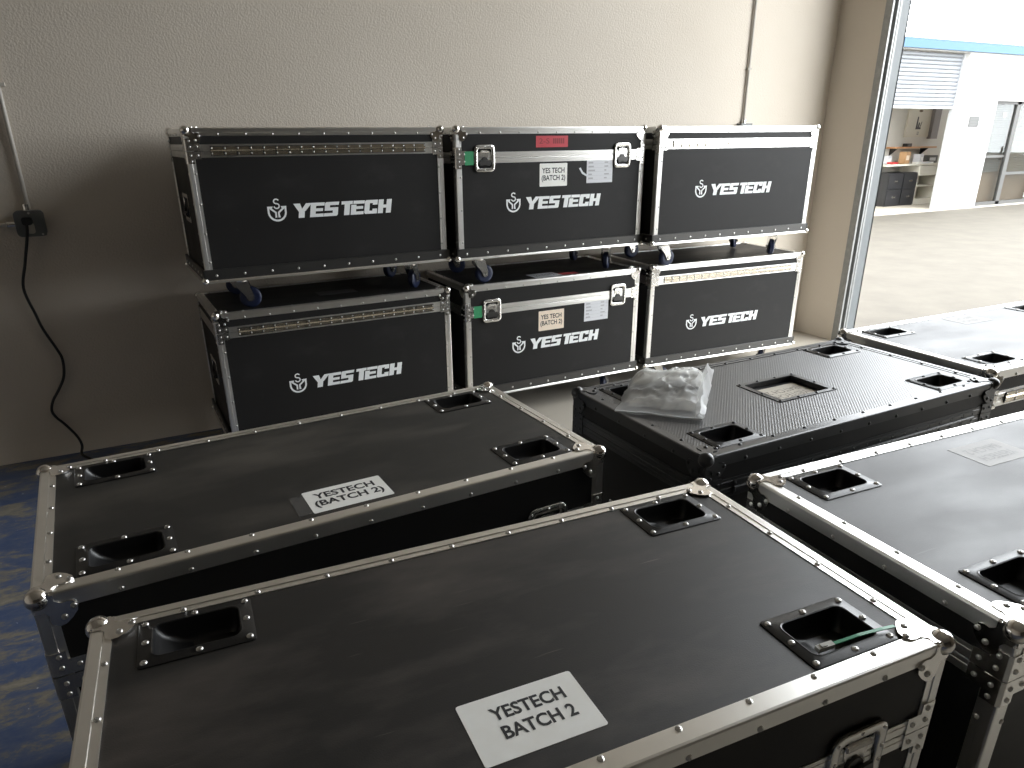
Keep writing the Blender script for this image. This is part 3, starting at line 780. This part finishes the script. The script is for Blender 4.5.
caseE = flight_case('black flight case by the doorway at far right, lid shining pale with daylight', (2.985, 1.499, 0), -.0287, FW, FD, ZA, .103, 'hinge', GF, dishes=True, top_mat=LAM_E, tray=False)
AY = (0, 1, 0)
zA = ZA - .0034
flat_label(caseA, (-.047, -.170, zA), AX, AY, .174, .110, PAPERW, 'YESTECH\nBATCH 2', INK, tw=.63, thh=.52, bold=.026, shift=(.006, .004), line=1.1)
flat_label(caseB, (-.015, -.195, zA + .0002), AX, AY, .176, .104, PAPERW, 'YESTECH\n(BATCH 2)', INK, tw=.86, thh=.66, bold=.028)
flat_label(caseB, (-.113, -.200, zA), AX, AY, .04, .090, CLEARTAPE, name='tape_strip')
flat_label(caseC, (.020, .160, zA), AX, AY, .165, .105, PAPEROLD, 'YESTECH\nBATCH 2', OLDINK, tw=.70, thh=.60, rot=math.pi)
flat_label(caseE, (.020, .195, zA), AX, AY, .165, .105, PAPEROLD, 'YESTECH\nBATCH 2', OLDINK, tw=.70, thh=.60, rot=math.pi)
# recessed label window on the black case
zD = ZD - .0034; cx, cy = -.014, -.008
fr = MB()
def rg(w, h, z, r=.004): return [Vector((cx + x, cy + y, z)) for x, y in rrect(w, h, r, 3)]
fr.loft([rg(.244, .176, zD - .001), rg(.244, .176, zD + .0022), rg(.206, .148, zD + .0026), rg(.204, .146, zD + .001), rg(.204, .146, zD - .016)], cap1=True)
lw = fr.obj('label_window', BLACKSTEEL, caseD, smooth=40)
flat_label(caseD, (cx + .002, cy - .002, zD - .0155), AX, AY, .176, .112, PAPERTAN, 'YESTECH\n(BATCH 2)', TANINK, tw=.84, thh=.66, rot=math.pi, bold=.01)
rr = MB()
for u in (-.113, -.038, .038, .113):
    for v in (-.081, .081): rr.rivet((cx + u, cy + v, zD + .002), (0, 0, 1), .0048, .003)
for v in (-.01,): 
    for u in (-.113, .113): rr.rivet((cx + u, cy + v, zD + .002), (0, 0, 1), .0048, .003)
rr.obj('window_rivets', BLACKALU, caseD, smooth=50, kind='stuff')

# ------------------------------------------------------------------ cable tie on the nearest case
def world_of(case_loc, yaw, p):
    c, s = math.cos(yaw), math.sin(yaw)
    return Vector((case_loc[0] + c * p[0] - s * p[1], case_loc[1] + s * p[0] + c * p[1], p[2]))
A_ = lambda x, y, z: world_of((.416, .805), -.0601, (x, y, z))
ct = thing('cable_tie', 'green cable tie with white end lying across a lid dish', 'cable tie', A_(.47, -.235, ZA))
o0 = A_(.47, -.235, ZA)
pts = [A_(.540, -.243, ZA + .0035) - o0, A_(.515, -.241, ZA + .005) - o0, A_(.47, -.236, ZA + .004) - o0, A_(.425, -.230, ZA - .002) - o0]
gm = MB()
for i in range(len(pts) - 1):
    p, q = pts[i], pts[i + 1]; d = (q - p).normalized(); n = d.cross(Vector((0, 0, 1))).normalized() * .0028
    gm.add([p + n, p - n, q - n, q + n, p + n + Vector((0, 0, .0016)), p - n + Vector((0, 0, .0016)), q - n + Vector((0, 0, .0016)), q + n + Vector((0, 0, .0016))],
           [(0, 1, 2, 3), (7, 6, 5, 4), (0, 4, 5, 1), (1, 5, 6, 2), (2, 6, 7, 3), (3, 7, 4, 0)])
gm.obj('strap', mat('green_nylon', (0.03, 0.30, 0.15), .4), ct)
hd = MB(); p = A_(.425, -.230, ZA - .002) - o0; q = A_(.398, -.226, ZA - .006) - o0
d = (q - p).normalized(); n = d.cross(Vector((0, 0, 1))).normalized()
hd.prism([(-.005, -.003), (.005, -.003), (.005, .004), (-.005, .004)], p - d * .002, n, Vector((0, 0, 1)), q - p)
hd.prism([(-.0035, -.002), (.0035, -.002), (.0035, .006), (-.0035, .006)], p + (q - p) * .35, n, Vector((0, 0, 1)), (q - p) * .35)
hd.obj('head', mat('white_nylon', (0.62, 0.62, 0.58), .45), ct)['label'] = 'off-white end of the tie'

# ------------------------------------------------------------------ plastic bag on the black case
D_ = lambda x, y, z: world_of((1.733, 1.464), .0095, (x, y, z))
bo = D_(-.43, .05, ZD)
bag = thing('plastic_bag', 'crumpled clear plastic bag of papers on the black tread-plate case', 'bag', bo)
FLc, FRc, BRc, BLc = Vector((-.606, .062)), Vector((-.446, -.108)), Vector((-.205, .118)), Vector((-.405, .262))
def bag_pt(s, t, top):
    p2 = (FLc * (1 - s) + FRc * s) * (1 - t) + (BLc * (1 - s) + BRc * s) * t
    env = (1 - abs(2 * s - 1) ** 5) * min(1, t * 5) * min(1, (1 - t) * 7)
    hgt = .014 + .044 * max(0, min(1, (t - .12) / .55)) ** 1.2 + .012 * s
    v = Vector((p2.x * 16, p2.y * 16, 1.7 if top else 9.1))
    nz = noise.noise(v * .6) * .006 + (0.5 - abs(noise.noise(v * 1.3))) * .010 - .003 + (0.4 - abs(noise.noise(v * 3.1))) * .006
    wob = Vector((noise.noise(v * 1.1 + Vector((5, 0, 0))), noise.noise(v * 1.1 + Vector((0, 7, 0))))) * .010
    p2 = p2 + wob
    z = .0045 + (env * (hgt + nz * (1 + t)) if top else env * .001)
    return D_(p2.x, p2.y, ZD + max(z, .004)) - bo
NS, NT = 44, 44
sh = MB(); vs = []; fs = []
for top in (True, False):
    base = len(vs)
    for j in range(NT + 1):
        for i in range(NS + 1): vs.append(bag_pt(i / NS, j / NT, top))
    for j in range(NT):
        for i in range(NS):
            q = (base + j * (NS + 1) + i, base + j * (NS + 1) + i + 1, base + (j + 1) * (NS + 1) + i + 1, base + (j + 1) * (NS + 1) + i)
            fs.append(q if top else q[::-1])
sh.add(vs, fs); sh.obj('film', FILM, bag, smooth=28)
zp = MB()
for off in (.012, .020):
    pts = []
    for i in range(25):
        s = i / 24; p = bag_pt(s, off, True); pts.append(p + Vector((0, 0, .0012)))
    zp.tube(pts, .0016, 5)
zp.obj('zip_strip', mat('white_zip', (0.7, 0.72, 0.74), .35), bag, smooth=50)
# flap of film folded up at the right side
fp = MB(); a = []
for j in range(17):
    t = j / 16; p = bag_pt(1.0, t, True); q = bag_pt(.93, t, True)
    k = noise.noise(Vector((t * 9, 3, 1))) * .010
    a.append([p + Vector((0, 0, .001)), p + Vector((.012 + k, .006, .012 + .030 * t)), q + Vector((.010 + k, .002, .018 + .028 * t)), q + Vector((-.01, 0, .006))])
vs = [v for r in a for v in r]
fs = [(j * 4 + i, j * 4 + i + 1, (j + 1) * 4 + i + 1, (j + 1) * 4 + i) for j in range(16) for i in range(3)]
fp.add(vs, fs); fp.obj('side_fold', FILM, bag, smooth=40)

def sheet(name, label, s0, s1, t0, t1, frac, material, marks=False):
    mb = MB(); vs = []; n = 14
    for j in range(n + 1):
        for i in range(n + 1):
            s = s0 + (s1 - s0) * i / n; t = t0 + (t1 - t0) * j / n
            a_, b_ = bag_pt(s, t, True), bag_pt(s, t, False)
            p = b_ * (1 - frac) + a_ * frac; vs.append(p)
    k = len(vs); vs = vs + [v - Vector((0, 0, .0012)) for v in vs]; fs = []
    for j in range(n):
        for i in range(n):
            q = (j * (n + 1) + i, j * (n + 1) + i + 1, (j + 1) * (n + 1) + i + 1, (j + 1) * (n + 1) + i)
            fs.append(q); fs.append(tuple(k + x for x in q[::-1]))
    mb.add(vs, fs)
    e = thing(name, label, 'paper', bo)
    mb.obj('page', material, e, smooth=40)
    if marks:
        mk = MB()
        for i in range(7):
            s = .66 + .026 * i
            pt = [vs[0]] * 0
            P0 = lambda s_, t_: bag_pt(s_, t_, False) * (1 - frac) + bag_pt(s_, t_, True) * frac + Vector((0, 0, .0012))
            if i == 3: continue
            mk.add([P0(s, .60), P0(s + .016, .60), P0(s + .016, .645), P0(s, .645)], [(0, 1, 2, 3)])
        mk.obj('print', GREYINK, e)
    return e
sheet('folded_paper', 'folded white paper with grey print showing inside the plastic bag', .08, .93, .52, .97, .93, mat('bag_paper', (0.88, 0.88, 0.85), .6), True)
sheet('instruction_leaflet', 'grey leaflet in the lower half of the plastic bag', .10, .90, .14, .60, .40, mat('grey_leaflet', (0.30, 0.30, 0.29), .5, nscale=18, col2=(0.62, 0.60, 0.56)))

# ------------------------------------------------------------------ wall fittings
CONDUIT = mat('painted_conduit', (0.48, 0.45, 0.40), .5)
STEELBOX = mat('grey_cast_box', (0.16, 0.165, 0.16), .5, .4)
cl = thing('wall_conduit', 'thin vertical conduit above the wall socket on the left', 'conduit', (-.405, WB, 1.20), 0, 'electrical conduits')
MB().tube([(0.005, -.014, .035), (0.005, -.014, RH - 1.20)], .0095, 10).obj('pipe', CONDUIT, cl, smooth=60)
for z in (.55, 1.7):
    MB().box(-.022, .032, -.026, 0, z, z + .014).obj('strap', CONDUIT, cl)
c2 = thing('wall_conduit', 'thin horizontal conduit leaving the wall socket at the left edge', 'conduit', (-.48, WB, 1.168), 0, 'electrical conduits')
MB().tube([(0, -.016, 0), (-2.5, -.016, 0)], .0095, 10).obj('pipe', CONDUIT, c2, smooth=60)
sk = thing('wall_socket', 'dark grey metal wall socket box with black plug', 'socket', (-.413, WB, 1.17))
bxm = MB(); bxm.prism([(x, z) for x, z in rrect(.118, .116, .020, 4, cx=.008)], (0, 0, 0), (1, 0, 0), (0, 0, 1), (0, -.045, 0)); bxm.obj('box', STEELBOX, sk, smooth=40)
MB().prism(rrect(.108, .112, .006, 3, cx=.012), (0, -.045, 0), (1, 0, 0), (0, 0, 1), (0, -.004, 0)).obj('cover_plate', STEELBOX, sk, smooth=40)
MB().tube([(.005, -.014, .050), (.005, -.014, .085)], .015, 12).obj('connector', CHROME, sk, smooth=40)
MB().tube([(-.045, -.016, -.002), (-.085, -.016, -.002)], .015, 12).obj('connector', CHROME, sk, smooth=40)
MB().prism(rrect(.032, .048, .010, 4, cx=.008, cy=-.020), (0, -.049, 0), (1, 0, 0), (0, 0, 1), (0, -.003, 0)).obj('outlet_face', mat('ivory_plastic', (0.50, 0.47, 0.40), .5), sk, smooth=40)
for z in (.047, -.049): 
    MB().rivet((.012 if z > 0 else .050, -.049, z), (0, -1, 0), .005).obj('screw', ZINC, sk)
cb = thing('power_cable', 'black power cable hanging down the wall from the socket', 'cable', (-.415, WB, 1.17))
k3 = [(-.0, -.066, .010), (-.005, -.075, -.030), (-.022, -.060, -.09), (-.050, -.040, -.18), (-.082, -.028, -.295), (-.062, -.022, -.42), (-.046, -.022, -.50), (-.012, -.020, -.60), (.002, -.020, -.66), (-.010, -.020, -.745), (-.045, -.020, -.81), (-.082, -.020, -.865), (-.098, -.020, -.915), (-.086, -.020, -.955), (-.055, -.022, -1.00), (-.016, -.030, -1.07), (-.004, -.040, -1.12), (-.010, -.07, -1.158), (.04, -.16, -1.163), (.10, -.30, -1.163)]
def smoothpath(P, n=6):
    P = [Vector(p) for p in P]; out = []
    for i in range(len(P) - 1):
        p0, p1, p2, p3 = P[max(i - 1, 0)], P[i], P[i + 1], P[min(i + 2, len(P) - 1)]
        for j in range(n):
            t = j / n
            out.append(.5 * ((2 * p1) + (p2 - p0) * t + (2 * p0 - 5 * p1 + 4 * p2 - p3) * t * t + (3 * p1 - p0 - 3 * p2 + p3) * t ** 3))
    return out + [P[-1]]
MB().tube(smoothpath(k3), .0065, 8).obj('cord', RUBBER, cb, smooth=60)
MB().prism(rrect(.040, .034, .010, 4, cx=.003, cy=.014), (0, -.052, 0), (1, 0, 0), (0, 0, 1), (0, -.034, 0)).obj('plug', RUBBER, cb, smooth=40)
c3 = thing('wall_conduit', 'thin vertical conduit on the wall above the right stack', 'conduit', (3.985, WB, 1.5), 0, 'electrical conduits')
MB().tube([(0, -.013, .11), (-.004, -.013, RH - 1.5)], .0085, 10).obj('pipe', CONDUIT, c3, smooth=60)
MB().tube([(0, -.013, .095), (0, -.013, .125)], .016, 12).obj('connector', CHROME, c3, smooth=40)
MB().box(-.05, .05, -.05, 0, -.02, .10).obj('box', STEELBOX, c3)
MB().box(-.016, .016, -.023, 0, .44, .452).obj('strap', CONDUIT, c3)

# ------------------------------------------------------------------ the yard and the unit across it
YARDM = mat('yard_concrete', (0.063, 0.053, 0.039), .85, nscale=2.2, col2=(0.083, 0.071, 0.053), bump=.3, bscale=30)
struct(MB().box(WALL_X + WT, 70, -60, 9.9, -0.22, -0.02).obj('yard_pavement', YARDM))
FY = 10.0
WHITE = mat('white_render', (0.50, 0.49, 0.47), .8, nscale=3, col2=(0.55, 0.54, 0.52))
INNER = mat('unit_inner_wall', (0.62, 0.60, 0.55), .8)
BLUE = mat('sky_blue_fascia', (0.030, 0.100, 0.180), .5)
ub = thing('building', 'white commercial unit across the yard with blue roof edge', 'building', (15.7, FY, 0))
def ux(x): return x - 15.7
OX0, OX1, OZ = 12.2, 15.76, 3.04     # rolling door opening
DX0, DX1, DZ = 17.03, 19.3, 2.17     # glazed entrance
fw = MB()
t_ = .22
fw.box(ux(5.0), ux(OX0), 0, t_, -.02, 3.08); fw.box(ux(OX0), ux(OX1), 0, t_, OZ, 3.08); fw.box(ux(OX1), ux(DX0), 0, t_, -.02, 3.08)
fw.box(ux(DX0), ux(DX1), 0, t_, DZ, 3.08); fw.box(ux(DX1), ux(40), 0, t_, -.02, 3.08)
fw.obj('facade', WHITE, ub)
MB().box(ux(5.0), ux(40), -.06, .3, 3.06, 3.215).obj('fascia', BLUE, ub)
MB().box(ux(5.0), ux(40), -.065, .3, 3.215, 3.235).obj('roof_edge', mat('dark_flashing', (0.10, 0.16, 0.20), .5), ub)
inn = MB()
inn.box(ux(11), ux(20.6), 1.62, 1.8, -.02, 3.06); inn.box(ux(10.8), ux(11), t_, 1.8, -.02, 3.06)
inn.obj('inner_wall', INNER, ub)
MB().box(ux(10.8), ux(20.6), 0.0, 1.8, -.2, -.02 + .012).obj('unit_floor', mat('unit_floor_concrete', (0.42, 0.38, 0.31), .7), ub)
MB().box(ux(10.8), ux(40), t_, 1.8, 3.06, 3.2).obj('roof_slab', INNER, ub)
MB().box(ux(16.55), ux(16.65), t_ + .9, 1.62, -.02, 3.06).obj('partition', INNER, ub) if False else None
# rolling shutter, half raised: every slat its own part
SLAT = mat('white_shutter_steel', (0.19, 0.20, 0.215), .5)
sp = .0745; zz = 3.03
sm = mesh_of(MB().prism([(0, 0), (-.010, .006), (-.015, .020), (-.015, .050), (-.008, .064), (0, .070), (.006, .070), (.006, 0)], (ux(OX0) - .02, .13, 0), (0, 1, 0), (0, 0, 1), (OX1 - OX0 - .02, 0, 0)), 'slat', SLAT, 30)
for i in range(13):
    zz -= sp
    o = link_mesh('slat', sm, ub); o.location = (0, 0, zz)
MB().box(ux(OX0), ux(OX1) - .04, .115, .155, zz - .055, zz - .005).obj('bottom_rail', mat('grey_rail', (0.40, 0.41, 0.42), .5), ub)
MB().box(ux(OX1) - .045, ux(OX1), .09, .18, 0, OZ).obj('shutter_guide', mat('grey_rail', (0.4,) * 3), ub)
# glazed entrance
FRM = mat('bronze_grey_frame', (0.060, 0.058, 0.054), .5)
ent = MB()
for x0, x1, z0, z1 in ((DX0, DX0 + .06, 0, DZ), (17.90, 18.04, 0, DZ), (DX1 - .06, DX1, 0, DZ), (DX0, DX1, DZ - .06, DZ), (DX0, DX1, -.015, .07), (DX0 + .06, 17.9, 1.02, 1.07), (18.04, DX1, .64, .70)):
    ent.box(ux(x0), ux(x1), .06, .13, z0, z1)
ent.obj('entrance_frame', FRM, ub)
for x0, x1 in ((DX0 + .06, 17.90), (18.04, DX1 - .06)):
    MB().box(ux(x0), ux(x1), .092, .098, .07, DZ - .06).obj('pane', GLASS, ub)
BL = mat('white_blind', (0.075, 0.075, 0.072), .6); BLT = mat('tan_blind', (0.10, 0.08, 0.055), .6)
bm1 = mesh_of(MB().prism([(0, 0), (.022, .020), (.023, .019), (.001, -.001)], (ux(DX0 + .07), .15, 0), (0, 1, 0), (0, 0, 1), (.80, 0, 0)), 'blind_slat', BL)
bm2 = mesh_of(MB().prism([(0, 0), (.022, .020), (.023, .019), (.001, -.001)], (ux(18.05), .15, 0), (0, 1, 0), (0, 0, 1), (1.18, 0, 0)), 'blind_slat', BLT)
for i in range(38):
    o = link_mesh('blind_slat', bm1, ub); o.location = (0, 0, .72 + i * .0365)
    o = link_mesh('blind_slat', bm2, ub); o.location = (0, 0, .72 + i * .0365)
MB().box(ux(DX0), ux(DX1), .225, .24, -.01, 2.2).obj('dim_interior', mat('brown_backing', (0.16, 0.105, 0.07), .6), ub)  # added sheet; its brown stands in for dim room and reflections in the glass
MB().box(ux(17.83), ux(17.85), .02, .06, .95, 1.25).obj('pull_handle', FRM, ub)
MB().box(ux(17.50), ux(17.60), .086, .091, 1.86, 1.94).obj('door_sticker', PAPERW, ub)
sg = MB().box(16.16, 16.50, FY - .012, FY - .001, 1.655, 1.862).obj('wall_sign', mat('grey_plaque', (0.075, 0.075, 0.072), .6))
tag(sg, 'small grey notice plate on the white wall across the yard', 'sign')
ln = MB()
for i in range(6): ln.box(16.19, 16.47 - .03 * (i % 3), FY - .0135, FY - .012, 1.83 - i * .029 - .012, 1.83 - i * .029)
ln.obj('small_print', mat('light_print', (0.11, 0.11, 0.105), .6), sg)

# workbench corner seen under the shutter
BX, BY = 16.28, 11.05
WHITEP = mat('white_melamine', (0.72, 0.69, 0.60), .5)
BLK = mat('black_filing_steel', (0.022, 0.022, 0.024), .4)
bt = thing('workbench_top', 'pale worktop over the black drawer units across the yard', 'worktop', (BX, BY, .86))
MB().box(-1.1, .96, -.02, .56, 0, .035).obj('slab', WHITEP, bt)
def filing(x, label):
    c = thing('drawer_cabinet', label, 'cabinet', (x, BY, -.008), 0, 'black drawer cabinets')
    MB().box(-.245, .245, .01, .5, 0, .72).obj('body', BLK, c)
    for z in (.03, .375):
        d = MB().box(-.232, .232, -.012, .012, z, z + .325).obj('drawer', BLK, c)
        MB().box(-.055, .055, -.03, -.012, z + .15, z + .185).obj('handle', CHROME, d)
filing(15.62, 'black two-drawer cabinet under the worktop, left of the pair')
filing(16.13, 'black two-drawer cabinet under the worktop, beside the white shelf unit')
wc = thing('shelf_cabinet', 'white open shelf cabinet with a top drawer under the worktop', 'cabinet', (16.81, BY, -.008))
for nm, b in (('side_panel', (-.42, -.40, 0, .5, 0, .86)), ('side_panel', (.36, .38, 0, .5, 0, .86)), ('back_panel', (-.40, .36, .48, .5, 0, .86)), ('shelf', (-.40, .36, 0.02, .48, .10, .125)), ('shelf', (-.40, .36, .02, .48, .40, .42)), ('plinth', (-.40, .36, .02, .04, 0, .10))):
    MB().box(*b).obj(nm, WHITEP, wc)
MB().box(-.41, .37, -.018, .004, .64, .85).obj('drawer', WHITEP, wc)
ws = thing('wall_shelf', 'brown plank shelf on the wall above the worktop', 'shelf', (16.62, 11.62, 1.22))
MB().box(-.75, .72, -.26, 0, 0, .035).obj('plank', mat('orange_wood', (0.52, 0.27, 0.12), .5), ws)
for x in (-.6, .5): MB().prism([(0, 0), (-.2, 0), (0, -.16)], (x, 0, 0), (0, 1, 0), (0, 0, 1), (.02, 0, 0)).obj('bracket', BLK, ws)
# clutter on the bench
rnd = random.Random(9)
def clutter(name, label, x, y, z, w, d, h, material, rz=0, extra=None):
    e = thing(name, label, name.split('_')[-1], (x, y, z), rz)
    MB().prism(rrect(w, h, min(w, h) * .12, 2, cy=h / 2), (0, -d / 2, 0), (1, 0, 0), (0, 0, 1), (0, d, 0)).obj('body', material, e, smooth=40)
    if extra: MB().box(-w * .3, w * .3, -d / 2 - .004, -d / 2, h * .3, h * .7).obj('front_patch', extra, e)
    return e
ztop = .895
clutter('cardboard_box', 'upright brown cardboard box on the worktop', 16.08, 11.25, ztop, .20, .15, .26, mat('cardboard', (0.50, 0.30, 0.15), .8), .1, PAPERC)
clutter('white_bin', 'white plastic tub on the worktop', 16.62, 11.28, ztop, .16, .16, .20, PAPERG, .2, PAPERW)
clutter('grey_device', 'dark grey machine at the right end of the worktop', 17.04, 11.30, ztop, .28, .22, .17, STEELBOX, -.2, PAPERG)
clutter('red_tray', 'small red tray at the left end of the worktop', 15.60, 11.18, ztop, .22, .14, .05, mat('red_plastic', (0.5, 0.06, 0.05), .5), .1, REDTAPE)
clutter('paper_stack', 'stack of white paper on the worktop', 16.55, 11.10, ztop, .55, .16, .035, PAPERW, .03, PAPERG)
clutter('crumpled_bag', 'pale bundle at the left end of the worktop', 15.66, 11.42, ztop, .26, .18, .17, PAPERG, .3, PAPERW)
clutter('black_case', 'small black object on the plank shelf', 16.45, 11.50, 1.255, .16, .12, .07, BLK, 0, STEELBOX)
# poster board
ps = thing('poster', 'white poster with small dark drawing on the inner wall', 'poster', (16.84, 11.62, 1.46))
PX = MB().box(-.42, .42, -.035, -.005, 0, .62).obj('board', mat('poster_board', (0.62, 0.58, 0.49), .6), ps)
ar = MB()
for q in ([(-.10, .17), (.10, .17), (.10, .21), (-.07, .22)], [(-.09, .20), (-.02, .20), (-.03, .44), (-.07, .44)], [(-.02, .20), (.03, .20), (.05, .30), (.0, .33)], [(.05, .22), (.08, .21), (.12, .33), (.10, .34)]):
    ar.add([(x, -.0362, z) for x, z in q], [(0, 1, 2, 3)])
ar.obj('drawing', mat('dark_drawing', (0.06, 0.055, 0.06), .7), PX)
ov = MB(); ov.add([(.01 + .07 * math.cos(k * math.pi / 8), -.0362, .565 + .026 * math.sin(k * math.pi / 8)) for k in range(16)], [tuple(range(16))]); ov.obj('oval_mark', mat('brown_mark', (0.14, 0.10, 0.06), .7), PX)
um = MB(); um.box(-.005, .012, -.0365, -.0355, .05, .12); um.box(.035, .052, -.0365, -.0355, .05, .12); um.box(-.005, .052, -.0365, -.0355, .05, .065); um.obj('letter_mark', GREYINK, PX)
wp = MB().box(17.28, 17.52, 11.52, 11.62, 1.42, 2.5).obj('shade_panel', mat('mauve_grey_shade', (0.24, 0.215, 0.21), .7))  # added panel; its mauve-grey colour paints the dark shading beside the poster
tag(wp, 'added mauve-grey panel for the dark shading right of the poster', 'panel')
